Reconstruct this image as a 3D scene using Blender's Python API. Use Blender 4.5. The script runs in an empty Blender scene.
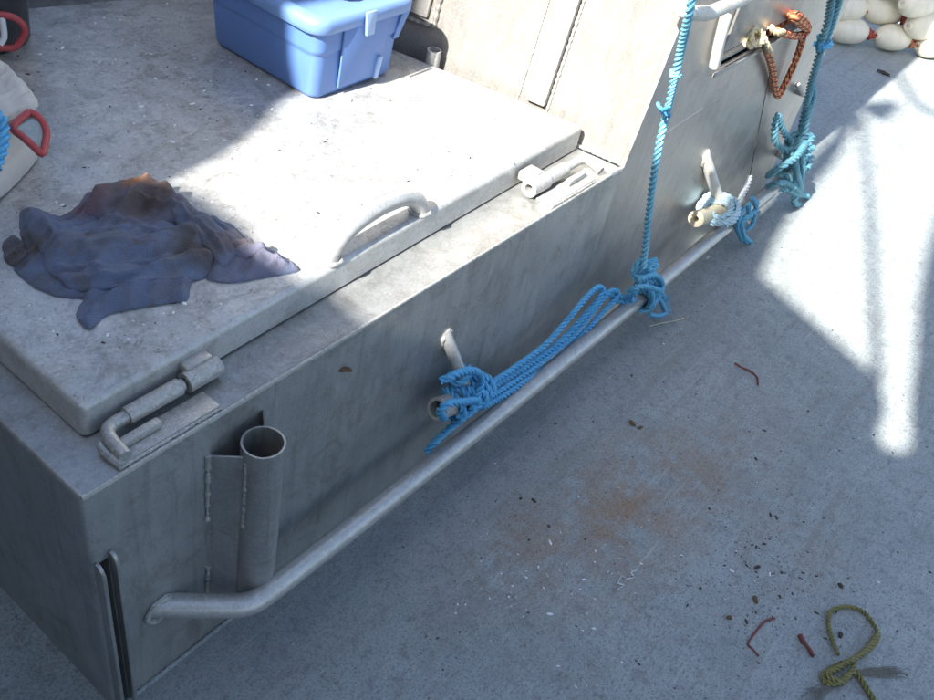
import bpy, bmesh, math, random
from mathutils import Vector, Matrix, noise
R = math.radians
S = bpy.context.scene
COL = S.collection
random.seed(7)

# ------------------------------------------------------------------ camera, sky, sun, exposure
ROWS = ((0.61771, -0.76696, 0.17377), (-0.4386, -0.51941, -0.73338), (0.65273, 0.3768, -0.65724))
EYE = Vector((-0.47974, -0.92519, 2.0))
FOC = 914.743
cam = bpy.data.cameras.new('camera'); co = bpy.data.objects.new('camera', cam); COL.objects.link(co)
r0, r1, r2 = (Vector(r) for r in ROWS)
co.matrix_world = Matrix(((r0.x, -r1.x, -r2.x, EYE.x), (r0.y, -r1.y, -r2.y, EYE.y), (r0.z, -r1.z, -r2.z, EYE.z), (0, 0, 0, 1)))
cam.sensor_width = 36; cam.lens = FOC / 934 * 36; cam.clip_start = 0.05; cam.clip_end = 3000
S.camera = co

SUN = Vector((-1, -0.018, 0.82)).normalized()          # towards the sun
EL = math.asin(SUN.z); AZ = math.atan2(SUN.x, SUN.y)
w = bpy.data.worlds.new("World"); S.world = w; w.use_nodes = True
sky = w.node_tree.nodes.new('ShaderNodeTexSky'); sky.sky_type = 'NISHITA'; sky.sun_disc = False
sky.sun_elevation = EL; sky.sun_rotation = AZ; sky.air_density = 1.0; sky.dust_density = 2.0; sky.ozone_density = 0.35
bg = w.node_tree.nodes['Background']; w.node_tree.links.new(sky.outputs[0], bg.inputs[0]); bg.inputs[1].default_value = 0.09
sl = bpy.data.lights.new('sun', 'SUN'); sl.energy = 5.0; sl.angle = R(0.7); sl.color = (1, 0.955, 0.88)
so = bpy.data.objects.new('sun', sl); COL.objects.link(so); so.rotation_euler = SUN.to_track_quat('Z', 'Y').to_euler()
vs = S.view_settings; vs.view_transform = 'Standard'; vs.look = 'None'; vs.gamma = 1; vs.exposure = 1.85

# ------------------------------------------------------------------ helpers
def at(px, py, axis, val):
    """point on the real plane axis=val that the photograph shows at pixel (px, py)"""
    a, b = (px - 467) / FOC, (py - 350) / FOC
    d = r0 * a + r1 * b + r2
    return EYE + d * ((val - EYE[axis]) / d[axis])

def link(name, me, mat, parent=None):
    o = bpy.data.objects.new(name, me); COL.objects.link(o)
    if mat: me.materials.append(mat)
    if parent:
        o.parent = parent
        p, off = parent, Vector((0, 0, 0))
        while p: off += p.location; p = p.parent
        me.transform(Matrix.Translation(-off))
    return o

def obj(name, bm, mat, parent=None, smooth=True, angle=35):
    bmesh.ops.recalc_face_normals(bm, faces=bm.faces[:])
    me = bpy.data.meshes.new(name); bm.to_mesh(me); bm.free()
    if smooth:
        me.polygons.foreach_set('use_smooth', [True] * len(me.polygons))
        me.set_sharp_from_angle(angle=R(angle))
    return link(name, me, mat, parent)

def tag(o, label, cat, group=None):
    o['label'] = label; o['category'] = cat
    if group: o['group'] = group
    return o

def thing(name, label, cat, loc=(0, 0, 0), group=None):
    o = bpy.data.objects.new(name, None); COL.objects.link(o); o.location = loc; o.empty_display_size = 0.05
    return tag(o, label, cat, group)

def struct(o):
    o['kind'] = 'structure'; return o

def box(bm, x0, x1, y0, y1, z0, z1, bev=0.0, seg=2):
    v = [bm.verts.new(p) for p in ((x0, y0, z0), (x1, y0, z0), (x1, y1, z0), (x0, y1, z0), (x0, y0, z1), (x1, y0, z1), (x1, y1, z1), (x0, y1, z1))]
    f = [bm.faces.new([v[i] for i in q]) for q in ((3, 2, 1, 0), (4, 5, 6, 7), (0, 1, 5, 4), (1, 2, 6, 5), (2, 3, 7, 6), (3, 0, 4, 7))]
    if bev:
        es = list({e for q in f for e in q.edges})
        bmesh.ops.bevel(bm, geom=es, offset=bev, segments=seg, affect='EDGES', profile=0.5)

def prism(bm, poly, vec, bev=0.0, seg=2, only=None):
    """solid from a 3-D polygon swept along vec"""
    vec = Vector(vec); n = len(poly)
    a = [bm.verts.new(p) for p in poly]; b = [bm.verts.new(Vector(p) + vec) for p in poly]
    fs = [bm.faces.new(a[::-1]), bm.faces.new(b)]
    fs += [bm.faces.new((a[i], a[(i + 1) % n], b[(i + 1) % n], b[i])) for i in range(n)]
    if bev:
        es = [e for e in {e for q in fs for e in q.edges} if only is None or only(e)]
        bmesh.ops.bevel(bm, geom=es, offset=bev, segments=seg, affect='EDGES', profile=0.5)

def catmull(pts, step):
    P = [Vector(p) for p in pts]
    if len(P) == 2: P = [P[0], (P[0] + P[1]) / 2, P[1]]
    Q = [P[0] * 2 - P[1]] + P + [P[-1] * 2 - P[-2]]
    out = []
    for i in range(1, len(Q) - 2):
        p0, p1, p2, p3 = Q[i - 1:i + 3]
        n = max(2, int((p2 - p1).length / step))
        for k in range(n):
            t = k / n; t2 = t * t; t3 = t2 * t
            out.append(0.5 * ((2 * p1) + (p2 - p0) * t + (2 * p0 - 5 * p1 + 4 * p2 - p3) * t2 + (3 * p1 - p0 - 3 * p2 + p3) * t3))
    out.append(P[-1]); return out

def frames(C):
    n = len(C); T = []
    for i in range(n):
        t = C[min(i + 1, n - 1)] - C[max(i - 1, 0)]
        T.append(t.normalized() if t.length > 1e-9 else Vector((0, 0, 1)))
    u = T[0].orthogonal().normalized(); out = []
    for i in range(n):
        u = u - T[i] * u.dot(T[i])
        u = u.normalized() if u.length > 1e-6 else T[i].orthogonal().normalized()
        out.append((u.copy(), T[i].cross(u)))
    return out

def sweep(bm, C, rad, seg=12, prof=None, cap=True, twist=0.0):
    """tube along the points C; rad a number or f(i); prof(theta, s) scales the radius; uv = (angle, length)"""
    uvl = bm.loops.layers.uv.verify()
    F = frames(C); rings = []; s = 0; Ls = []
    for i, c in enumerate(C):
        if i: s += (c - C[i - 1]).length
        Ls.append(s)
        r = rad(i / (len(C) - 1)) if callable(rad) else rad
        u, v = F[i]; ring = []
        for k in range(seg):
            th = 2 * math.pi * k / seg
            q = r * (prof(th, s) if prof else 1); th += twist * s
            ring.append(bm.verts.new(c + u * (q * math.cos(th)) + v * (q * math.sin(th))))
        rings.append(ring)
    for i in range(len(rings) - 1):
        for k in range(seg):
            k2 = (k + 1) % seg
            f = bm.faces.new((rings[i][k], rings[i][k2], rings[i + 1][k2], rings[i + 1][k]))
            for l, (uu, vv) in zip(f.loops, ((k, i), (k + 1, i), (k + 1, i + 1), (k, i + 1))):
                l[uvl].uv = (uu / seg, Ls[vv])
    if cap:
        bm.faces.new(rings[0][::-1]); bm.faces.new(rings[-1])

def pipe(bm, pts, r, seg=16, step=None, cap=True):
    C = [Vector(p) for p in pts] if step is None else catmull(pts, step)
    sweep(bm, C, r, seg, cap=cap)

def hollow(bm, a, b, ro, ri, seg=32, jit=0.0):
    a, b = Vector(a), Vector(b); t = (b - a).normalized(); u = t.orthogonal().normalized(); v = t.cross(u)
    R4 = []
    for c, r in ((a, ro), (b, ro), (b, ri), (a, ri)):
        R4.append([bm.verts.new(c + (u * math.cos(2 * math.pi * k / seg) + v * math.sin(2 * math.pi * k / seg)) * (r + jit * random.uniform(-1, 1))) for k in range(seg)])
    for j in range(4):
        A, B = R4[j], R4[(j + 1) % 4]
        for k in range(seg): bm.faces.new((A[k], A[(k + 1) % seg], B[(k + 1) % seg], B[k]))

def laid_rope(bm, pts, r, pitch=None, nstr=3, seg=18, fuzz=0.05):
    pitch = pitch or r * 5.0
    C = catmull(pts, min(pitch / 12, r * 0.5))
    w_ = 2 * math.pi / nstr
    def prof(th, s):                                   # outline of three strands lying together
        f = th % w_ - w_ / 2
        return .52 * math.cos(f) + math.sqrt(max(0, .2401 - (.52 * math.sin(f)) ** 2)) + fuzz * random.uniform(-.5, .5)
    sweep(bm, C, r, seg, prof, twist=2 * math.pi / pitch)

def braid(bm, pts, r, seg=12):
    C = catmull(pts, r * 0.5)
    def prof(th, s): return 0.93 + 0.09 * math.sin(4 * th + s / r * 2.2) * math.sin(4 * th - s / r * 2.2)
    sweep(bm, C, r, seg, prof)

def bead(bm, pts, r, amp=0.5, per=.16):
    C = catmull(pts, r * .55); o_ = random.uniform(0, 99)
    sweep(bm, C, lambda t: r * (.9 + per * math.sin(t * len(C) * 1.05 + 2 * noise.noise(Vector((t * len(C) * .1, o_, 3)))) + amp * .7 * noise.noise(Vector((t * len(C) * .22, o_, 0)))), 8)

def tilt(v, n):                                        # a frame with n as third axis
    n = n.normalized(); u = v - n * v.dot(n); u.normalize(); return u, n.cross(u), n

# ------------------------------------------------------------------ materials
def nodes(name):
    m = bpy.data.materials.new(name); m.use_nodes = True
    nt = m.node_tree; b = nt.nodes['Principled BSDF']
    return m, nt, b
class N:
    def __init__(s, nt): s.nt = nt
    def n(s, t, **k):
        x = s.nt.nodes.new(t)
        for a, v in k.items():
            if a.startswith('i_'): x.inputs[a[2:].replace('_', ' ')].default_value = v
            else: setattr(x, a, v)
        return x
    def l(s, a, b): s.nt.links.new(a, b)
    def noise(s, co, sc, det=4, rough=.55, dist=0):
        x = s.n('ShaderNodeTexNoise'); x.inputs['Scale'].default_value = sc; x.inputs['Detail'].default_value = det
        x.inputs['Roughness'].default_value = rough; x.inputs['Distortion'].default_value = dist
        s.l(co, x.inputs['Vector']); return x.outputs['Fac']
    def ramp(s, fac, stops, interp='LINEAR'):
        x = s.n('ShaderNodeValToRGB'); x.color_ramp.interpolation = interp; e = x.color_ramp.elements
        while len(e) < len(stops): e.new(0.5)
        for q, (p, c) in zip(e, stops):
            q.position = p; q.color = (c, c, c, 1) if isinstance(c, (int, float)) else (*c, 1)
        s.l(fac, x.inputs['Fac']); return x.outputs['Color']
    def mix(s, fac, a, b, mode='MIX'):
        x = s.n('ShaderNodeMix', data_type='RGBA', blend_type=mode)
        for sock, v in ((x.inputs[0], fac), (x.inputs[6], a), (x.inputs[7], b)):
            if isinstance(v, (int, float)): sock.default_value = v if sock.type == 'VALUE' else (v, v, v, 1)
            elif isinstance(v, tuple): sock.default_value = (*v, 1)
            else: s.l(v, sock)
        return x.outputs[2]
    def math(s, op, a, b=0.5):
        x = s.n('ShaderNodeMath', operation=op)
        for i, v in enumerate((a, b)):
            if isinstance(v, (int, float)): x.inputs[i].default_value = v
            else: s.l(v, x.inputs[i])
        return x.outputs[0]
    def coord(s, scale=(1, 1, 1), rot=(0, 0, 0), loc=(0, 0, 0), which='Object'):
        t = s.n('ShaderNodeTexCoord'); m = s.n('ShaderNodeMapping')
        m.inputs['Scale'].default_value = scale; m.inputs['Rotation'].default_value = rot; m.inputs['Location'].default_value = loc
        s.l(t.outputs[which], m.inputs[0]); return m.outputs[0]
    def bump(s, h, b, st=.3, d=.002):
        x = s.n('ShaderNodeBump'); x.inputs['Strength'].default_value = st; x.inputs['Distance'].default_value = d
        s.l(h, x.inputs['Height']); s.l(x.outputs[0], b.inputs['Normal'])
    def blob(s, co, c, rad, soft=1.0):                 # 1 inside a round patch about c (x, y only)
        sx = s.n('ShaderNodeSeparateXYZ'); s.l(co, sx.inputs[0])
        dx = s.math('MULTIPLY', s.math('SUBTRACT', sx.outputs[0], c[0]), 1 / rad[0]); dy = s.math('MULTIPLY', s.math('SUBTRACT', sx.outputs[1], c[1]), 1 / rad[1])
        d = s.math('SQRT', s.math('ADD', s.math('MULTIPLY', dx, dx), s.math('MULTIPLY', dy, dy)))
        return s.ramp(d, ((max(0, 1 - soft), 1.0), (1.0, 0.0)))

def mat_alu(name, base=(.42, .42, .41), dark=.6, metal=.45, rough=.45, speck=.5, stain=(.36, .33, .28), scale=1.0, scuff=0.0, streak=(1, 1, 1), blotch=.7, drip=0.0):
    m, nt, b = nodes(name); k = N(nt); co = k.coord(); cs = k.coord(scale=streak)
    big = k.noise(co, 3.2 * scale, 7, .68, .6); mid = k.noise(cs, 19 * scale, 7, .75, .3); fine = k.noise(co, 170, 4, .75)
    c = k.mix(k.ramp(big, ((.36, 0.0), (.62, 1.0))), tuple(x * dark for x in base), base)
    c = k.mix(k.ramp(mid, ((.42, 0.0), (.72, .55))), c, tuple(min(1, x * 1.28) for x in base))
    c = k.mix(k.ramp(k.noise(co, 7.5 * scale, 7, .78, 1.0), ((.50, 0.0), (.68, blotch))), c, stain)
    if drip:
        dr = k.ramp(k.noise(k.coord(scale=(38, 38, 2.2)), 1.0, 5, .7, .4), ((.52, 0.0), (.70, 1.0)))
        c = k.mix(k.math('MULTIPLY', dr, drip), c, tuple(x * .55 for x in stain))
        dr2 = k.ramp(k.noise(k.coord(scale=(60, 60, 3), loc=(5, 2, 0)), 1.0, 5, .7, .4), ((.58, 0.0), (.72, 1.0)))
        c = k.mix(k.math('MULTIPLY', dr2, drip * .7), c, tuple(min(1, x * 1.5) for x in base))
    sp = k.ramp(fine, ((.53, 0.0), (.60, 1.0)))
    c = k.mix(k.math('MULTIPLY', sp, speck), c, (.72, .71, .68))
    c = k.mix(k.math('MULTIPLY', k.ramp(k.noise(co, 100, 5, .85), ((.38, 1.0), (.46, 0.0))), speck), c, (.10, .095, .085))
    scr = k.ramp(k.noise(k.coord(scale=(9, 9, 260) if drip else (9, 260, 60), rot=(.05, .1, .25)), 1.0, 3, .6), ((.60, 0.0), (.66, 1.0)))
    c = k.mix(k.math('MULTIPLY', scr, .12), c, (.6, .6, .58))
    if scuff:
        gn = k.n('ShaderNodeNewGeometry'); sz = k.n('ShaderNodeSeparateXYZ'); k.l(gn.outputs['True Normal'], sz.inputs[0])
        top = k.ramp(sz.outputs[2], ((.80, .12), (.98, 1.0)))
        sc = k.ramp(k.noise(k.coord(scale=(1, 2.4, 1), rot=(0, 0, .7)), 30, 7, .82, 1.2), ((.55, 0.0), (.61, 1.0)))
        gate = k.math('MULTIPLY', top, k.ramp(k.noise(co, 5.5, 6, .75), ((.50, 0.0), (.62, 1.0))))
        c = k.mix(k.math('MULTIPLY', k.math('MULTIPLY', sc, gate), scuff), c, (.72, .72, .69))
        pat = k.math('MULTIPLY', top, k.ramp(k.noise(co, 13, 8, .82, .6), ((.40, 1.0), (.50, 0.0))))
        c = k.mix(k.math('MULTIPLY', pat, .5), c, (.21, .205, .19))
        dk_ = k.math('MULTIPLY', top, k.ramp(k.noise(k.coord(scale=(1, 1.6, 1), rot=(0, 0, -.4)), 40, 6, .82, .8), ((.36, 1.0), (.43, 0.0))))
        c = k.mix(k.math('MULTIPLY', dk_, .55), c, (.11, .105, .10))
    nt.links.new(c, b.inputs['Base Color'])
    b.inputs['Metallic'].default_value = metal
    r = k.ramp(mid, ((.25, rough - .12), (.8, rough + .15))); k.l(r, b.inputs['Roughness'])
    k.bump(k.math('ADD', k.math('MULTIPLY', fine, .35), mid), b, .22, .0014)
    return m

def mat_plain(name, col, rough=.5, metal=0.0, var=.25, sc=30, bump=.2, spec=.5):
    m, nt, b = nodes(name); k = N(nt); co = k.coord()
    c = k.mix(k.noise(co, sc, 5, .65), tuple(x * (1 - var) for x in col), tuple(min(1, x * (1 + var)) for x in col))
    k.l(c, b.inputs['Base Color']); b.inputs['Roughness'].default_value = rough; b.inputs['Metallic'].default_value = metal
    b.inputs['Specular IOR Level'].default_value = spec
    if bump: k.bump(k.noise(co, sc * 4, 3), b, bump, .001)
    return m

def mat_rope(name, a, bcol, dirt=(.2, .2, .18)):
    m, nt, b = nodes(name); k = N(nt); co = k.coord()
    fib = k.noise(k.coord(scale=(26, 22, 1), which='UV'), 1.0, 3, .6)
    c = k.mix(k.noise(co, 16, 4, .6), a, bcol)
    c = k.mix(k.ramp(fib, ((.45, 0.0), (.7, .5))), c, tuple(min(1, x * 1.7 + .03) for x in bcol))
    c = k.mix(k.ramp(k.noise(co, 38, 4, .7), ((.56, 0.0), (.75, .45))), c, dirt)
    k.l(c, b.inputs['Base Color']); b.inputs['Roughness'].default_value = .45
    k.bump(fib, b, .5, .0015)
    return m

def mat_deck():
    m, nt, b = nodes('deck_paint'); k = N(nt); co = k.coord()
    big = k.noise(co, 1.6, 7, .66, .8); mid = k.noise(co, 11, 8, .78, .5); fine = k.noise(co, 150, 5, .8)
    c = k.mix(k.ramp(big, ((.35, 0.0), (.62, 1.0))), (.235, .268, .272), (.330, .368, .372))
    c = k.mix(k.ramp(mid, ((.40, 0.0), (.66, .6))), c, (.40, .435, .435))
    c = k.mix(k.ramp(k.noise(co, 26, 7, .85, .6), ((.36, .75), (.50, 0.0))), c, (.165, .175, .175))
    # mud film and rust in the walkway
    for ctr, rad, amt, col in (((1.33, -.52), (.52, .28), .95, (.31, .185, .10)), ((1.0, -.36), (.38, .20), .75, (.26, .18, .12)), ((1.75, -.62), (.42, .24), .7, (.29, .20, .13)), ((1.62, -.98), (.34, .22), .4, (.26, .22, .17)), ((2.05, -.30), (.5, .15), .4, (.27, .23, .19)), ((1.5, -.7), (1.0, .5), .3, (.27, .23, .18))):
        mk = k.math('MULTIPLY', k.blob(co, ctr, rad), k.ramp(k.noise(co, 7, 9, .82, .6), ((.40, 0.0), (.58, 1.0))))
        c = k.mix(k.math('MULTIPLY', mk, amt), c, col)
    grime_shade = k.math('MULTIPLY', k.blob(co, (1.2, -.12), (2.2, .30)), k.ramp(mid, ((.3, .3), (.62, 1.0))))  # band along the rail: dirt with shade painted in
    c = k.mix(k.math('MULTIPLY', grime_shade, .6), c, (.13, .14, .14))
    sp = k.ramp(fine, ((.40, 1.0), (.48, 0.0))); c = k.mix(k.math('MULTIPLY', sp, .7), c, (.10, .105, .11))
    sp2 = k.ramp(k.noise(co, 64, 6, .85), ((.37, 1.0), (.44, 0.0))); c = k.mix(k.math('MULTIPLY', sp2, .65), c, (.13, .12, .11))
    wsp = k.ramp(k.noise(co, 190, 5, .85), ((.57, 0.0), (.64, 1.0))); c = k.mix(k.math('MULTIPLY', wsp, .5), c, (.58, .60, .60))
    for sc_, rt_, th_, am_, cl_ in (((3, 90, 1), .35, .60, .35, (.52, .55, .55)), ((2, 60, 1), -.5, .61, .35, (.16, .165, .16)), ((1.4, 22, 1), .1, .55, .35, (.20, .195, .18))):
        st_ = k.ramp(k.noise(k.coord(scale=sc_, rot=(0, 0, rt_)), 1.0, 5, .7, .5), ((th_, 0.0), (th_ + .08, 1.0)))
        c = k.mix(k.math('MULTIPLY', st_, am_), c, cl_)
    k.l(c, b.inputs['Base Color']); k.l(k.ramp(mid, ((.3, .5), (.7, .75))), b.inputs['Roughness'])
    b.inputs['Specular IOR Level'].default_value = .4
    k.bump(k.math('ADD', fine, k.math('MULTIPLY', mid, .8)), b, .6, .0026)
    return m

def mat_rag():
    m, nt, b = nodes('rag_cotton'); k = N(nt); co = k.coord()
    wv = k.noise(k.coord(scale=(1, 1, 1)), 300, 2, .6)
    c = k.mix(k.noise(co, 9, 5, .6), (.078, .106, .180), (.140, .182, .295))
    c = k.mix(k.ramp(k.noise(co, 11, 5, .65, .5), ((.48, 0.0), (.62, .8))), c, (.095, .10, .125))
    c = k.mix(k.ramp(k.noise(k.coord(loc=(3, 1, 0)), 13, 4, .6, 1), ((.60, 0.0), (.70, .85))), c, (.10, .055, .035))
    for ctr, rad, col, a in (((.175, .17), (.13, .10), (.095, .065, .05), .9), ((.215, .225), (.085, .045), (.36, .16, .06), 1), ((.19, .16), (.06, .04), (.06, .03, .02), .8), ((.155, -.03), (.075, .06), (.060, .042, .030), .95), ((.08, .22), (.06, .05), (.16, .06, .045), .8), ((.25, -.12), (.13, .06), (.20, .19, .27), .8), ((.235, -.05), (.06, .05), (.16, .10, .09), .6), ((.22, .05), (.08, .06), (.085, .095, .13), .7), ((-.105, .19), (.085, .07), (.05, .034, .022), 1.0)):  # the lavender blob paints the sunlit tail
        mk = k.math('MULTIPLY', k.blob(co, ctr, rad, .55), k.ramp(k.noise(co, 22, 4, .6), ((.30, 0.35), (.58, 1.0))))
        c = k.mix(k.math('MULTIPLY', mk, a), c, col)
    c = k.mix(k.math('MULTIPLY', wv, .16), c, (.2, .22, .26))
    k.l(c, b.inputs['Base Color']); b.inputs['Roughness'].default_value = .95; b.inputs['Sheen Weight'].default_value = .15
    k.bump(k.math('ADD', wv, k.math('MULTIPLY', k.noise(co, 75, 6, .75), 1.5)), b, .8, .003)
    return m

def mat_check(name):
    m, nt, b = nodes(name); k = N(nt)
    co = k.coord(scale=(1, 1, 1), which='UV'); sx = k.n('ShaderNodeSeparateXYZ'); k.l(co, sx.inputs[0])
    a = k.math('SINE', k.math('ADD', k.math('MULTIPLY', sx.outputs[0], 18.85), k.math('MULTIPLY', sx.outputs[1], 125)))
    d = k.math('SINE', k.math('SUBTRACT', k.math('MULTIPLY', sx.outputs[0], 18.85), k.math('MULTIPLY', sx.outputs[1], 125)))
    p = k.math('MULTIPLY', a, d)
    c = k.mix(k.ramp(p, ((-.12, 0.0), (.06, 1.0))), (.42, .055, .03), (.74, .40, .17))
    c = k.mix(k.ramp(k.math('MULTIPLY', a, -1.0), ((.62, 0.0), (.75, 1.0))), c, (.09, .03, .02))
    k.l(c, b.inputs['Base Color']); b.inputs['Roughness'].default_value = .7
    return m

M = {}
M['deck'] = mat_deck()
M['plate'] = mat_alu('plate_aluminium', (.38, .39, .385), .78, .62, .40, .16, (.22, .205, .18), streak=(1, 1, .3), drip=.30)
M['cabin'] = mat_alu('cabin_aluminium', (.42, .405, .38), .85, .60, .42, .18, (.29, .26, .225), streak=(1, 1, .3), drip=.30)
M['bulk'] = mat_alu('bulkhead_aluminium', (.225, .217, .203), .86, .35, .5, .12, (.21, .19, .165), scale=1.3, streak=(1, 1, .25), blotch=.6, drip=.45)
M['stiff'] = mat_alu('stiffener_aluminium', (.36, .35, .33), .85, .2, .55, .4, (.34, .29, .24), scale=2.2)
M['lid'] = mat_alu('lid_aluminium', (.52, .525, .515), .70, .40, .45, .28, (.36, .315, .26), scale=1.5, scuff=.8, blotch=.5)
M['pipe'] = mat_alu('pipe_aluminium', (.50, .50, .49), .85, .55, .42, .25, (.40, .38, .34), scale=3)
M['fitting'] = mat_alu('fitting_aluminium', (.42, .42, .405), .8, .4, .48, .4, (.38, .34, .28), scale=3)
M['weld'] = mat_alu('weld_metal', (.40, .40, .385), .8, .4, .5, .4, (.34, .32, .29), scale=5)
M['pale'] = mat_alu('pale_aluminium', (.62, .61, .57), .9, .2, .55, .3, (.55, .45, .30), scale=4)
M['brass'] = mat_alu('stained_aluminium', (.52, .46, .33), .8, .1, .6, .4, (.42, .30, .14), scale=4)
M['pale_rope'] = mat_rope('pale_rope', (.28, .50, .62), (.50, .66, .74), (.2, .4, .55))
M['blue_rope'] = mat_rope('blue_rope', (.05, .27, .54), (.10, .40, .68), (.09, .22, .36))
M['aqua_rope'] = mat_rope('aqua_rope', (.10, .33, .48), (.17, .45, .58), (.12, .26, .34))
M['knot_rope'] = mat_rope('knot_rope', (.06, .27, .46), (.12, .40, .58), (.09, .22, .33))
M['teal_rope'] = mat_rope('teal_rope', (.085, .25, .33), (.16, .38, .46), (.14, .24, .27))
M['white_rope'] = mat_rope('white_rope', (.65, .68, .70), (.78, .80, .80), (.5, .5, .45))
M['cream_rope'] = mat_rope('cream_rope', (.62, .50, .28), (.72, .60, .38), (.4, .2, .08))
M['green_rope'] = mat_rope('green_rope', (.12, .125, .045), (.22, .20, .065), (.08, .08, .05))
M['float_rope'] = mat_rope('red_rope', (.28, .03, .02), (.42, .08, .05), (.12, .04, .03))
M['orange_rope'] = mat_rope('orange_rope', (.40, .13, .07), (.50, .22, .12), (.3, .1, .05))
M['check'] = mat_check('braided_rope')
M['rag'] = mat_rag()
M['tub'] = mat_plain('tub_plastic', (.095, .19, .45), .42, 0, .14, 7, .08)
M['tub_lid'] = mat_plain('tub_lid_plastic', (.14, .25, .50), .42, 0, .16, 7, .08)
M['clip'] = mat_plain('clip_plastic', (.25, .38, .62), .4, 0, .08, 6, .05)
M['float'] = mat_plain('float_foam', (.70, .66, .54), .5, 0, .22, 16, .2)
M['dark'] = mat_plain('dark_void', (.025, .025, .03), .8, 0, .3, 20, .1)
M['bucket'] = mat_plain('bucket_plastic', (.028, .028, .032), .35, 0, .3, 12, .1)
M['bucket_rib'] = mat_plain('bucket_rib_plastic', (.10, .11, .11), .4, 0, .3, 12, .1)
M['red_plastic'] = mat_plain('red_plastic', (.38, .055, .06), .45, 0, .3, 25, .15)
M['sack'] = mat_plain('sack_canvas', (.55, .53, .49), .85, 0, .22, 9, .5)
M['film'] = mat_plain('clear_film', (.30, .36, .37), .25, 0, .3, 40, .3)
M['scrap'] = mat_plain('scrap_brown', (.13, .075, .04), .8, 0, .4, 90, .3)
M['rust_red'] = mat_plain('scrap_red', (.17, .045, .035), .6, 0, .4, 90, .3)
M['debris'] = mat_plain('debris', (.055, .045, .04), .85, 0, .6, 60, .2)
M['fibre'] = mat_plain('fibre_grey', (.17, .165, .14), .9, 0, .4, 60, 0)
M['wire'] = mat_plain('wire', (.55, .57, .58), .35, .6, .2, 60, 0)
M['bundle'] = mat_plain('bundle_net', (.22, .20, .16), .9, 0, .5, 70, .6)
M['caster_grey'] = mat_plain('caster_paint', (.30, .31, .32), .5, .2, .15, 8, .2)
M['seam'] = mat_plain('seam_line', (.10, .095, .09), .8, 0, .3, 40, .2)

H = 0.722                                              # top of the coaming
ZL = 0.800                                             # top of the hatch lid

# ------------------------------------------------------------------ setting: deck and sea
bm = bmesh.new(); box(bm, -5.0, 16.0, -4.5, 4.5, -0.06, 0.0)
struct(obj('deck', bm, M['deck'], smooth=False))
bm = bmesh.new(); bmesh.ops.create_grid(bm, x_segments=1, y_segments=1, size=1500)
m, nt, b = nodes('sea_water'); k = N(nt); b.inputs['Base Color'].default_value = (.02, .05, .06, 1); b.inputs['Roughness'].default_value = .12
k.bump(k.noise(k.coord(), .8, 5, .6), b, .6, .3)
sea = struct(obj('sea', bm, m, smooth=False)); sea.location.z = -1.3

# unseen casters added behind the viewer, outlined to throw shade on hatch and deck
XC = -2.4
def shade_poly(uvs):                                   # shadow outline carried back to the caster plane x = XC
    return [(XC, u + .018 * XC, v - .82 * XC) for u, v in uvs]
def sh(uvs): return [(u + .0268 * v, v) for u, v in uvs]
caster_root = thing('shade_casters', 'unseen grey panels added behind the viewer to cast shade', 'shade_casters', (XC, 0, 0))
zb = .82 * XC + 0.0
def plate(name, uvs, th=.05):
    bm = bmesh.new(); prism(bm, shade_poly(uvs), (-th, 0, 0)); return obj(name, bm, M['caster_grey'], caster_root, smooth=False)
plate('shade_panel', [(-4, zb), (4, zb), (4, 1.30), (.555, 1.30), (.47, 1.335), (.33, 1.335), (.24, 1.308), (.12, 1.303), (.05, 1.292), (-.034, 1.288), (-4, 1.288)])
plate('shade_panel', [(.556, 1.303), (.575, 1.46), (.62, 1.58), (.685, 1.69), (.73, 1.85), (.71, 2.3), (.75, 3.3), (4, 3.3), (4, 1.303)])
plate('shade_panel', [(-.037, 1.291), (-.037, 2.25)] + sh([(-.41, 2.29), (-.60, 2.235), (-.78, 2.175), (-.93, 2.125), (-1.01, 2.07), (-1.055, 1.98), (-1.065, 1.87), (-1.10, 1.83),
                    (-1.16, 1.86), (-1.165, 1.95), (-1.115, 2.08), (-1.045, 2.353), (-.958, 2.641), (-.875, 3.0), (-.82, 3.4), (-1.1, 3.9)]) + [(-4, 3.9), (-4, 1.291)])
plate('shade_post', [(-.135, 2.268)] + sh([(-.405, 2.295), (-.35, 2.55), (-.315, 2.8), (-.298, 3.06), (-.295, 3.3), (-.22, 3.82), (-.10, 4.1), (-.05, 4.1), (-.17, 3.6)]), .06)
bm = bmesh.new(); P = shade_poly(sh([(-.20, 3.9), (-.27, 3.75), (-.54, 3.157), (-.762, 2.613), (-.90, 2.28), (-.98, 2.09)])); pipe(bm, P, .021, 10, .1); obj('brace_rod', bm, M['caster_grey'], caster_root)  # unseen rod following the shadow stripe on the deck
bm = bmesh.new(); P = shade_poly(sh([(.10, 4.9), (.018, 4.83), (-.144, 4.628), (-.30, 4.42), (-.40, 4.31), (-.55, 4.29), (-.9, 4.4)])); pipe(bm, P, .026, 10, .05); obj('stay_cable', bm, M['caster_grey'], caster_root)  # unseen cable following a curved shadow on the deck
plate('shade_blob', sh([(-.15, 4.03), (-.18, 4.10), (-.30, 4.26), (-.335, 4.20), (-.34, 4.02), (-.28, 3.98)]), .08)  # unseen piece outlined from a blob of shadow on the deck

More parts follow.
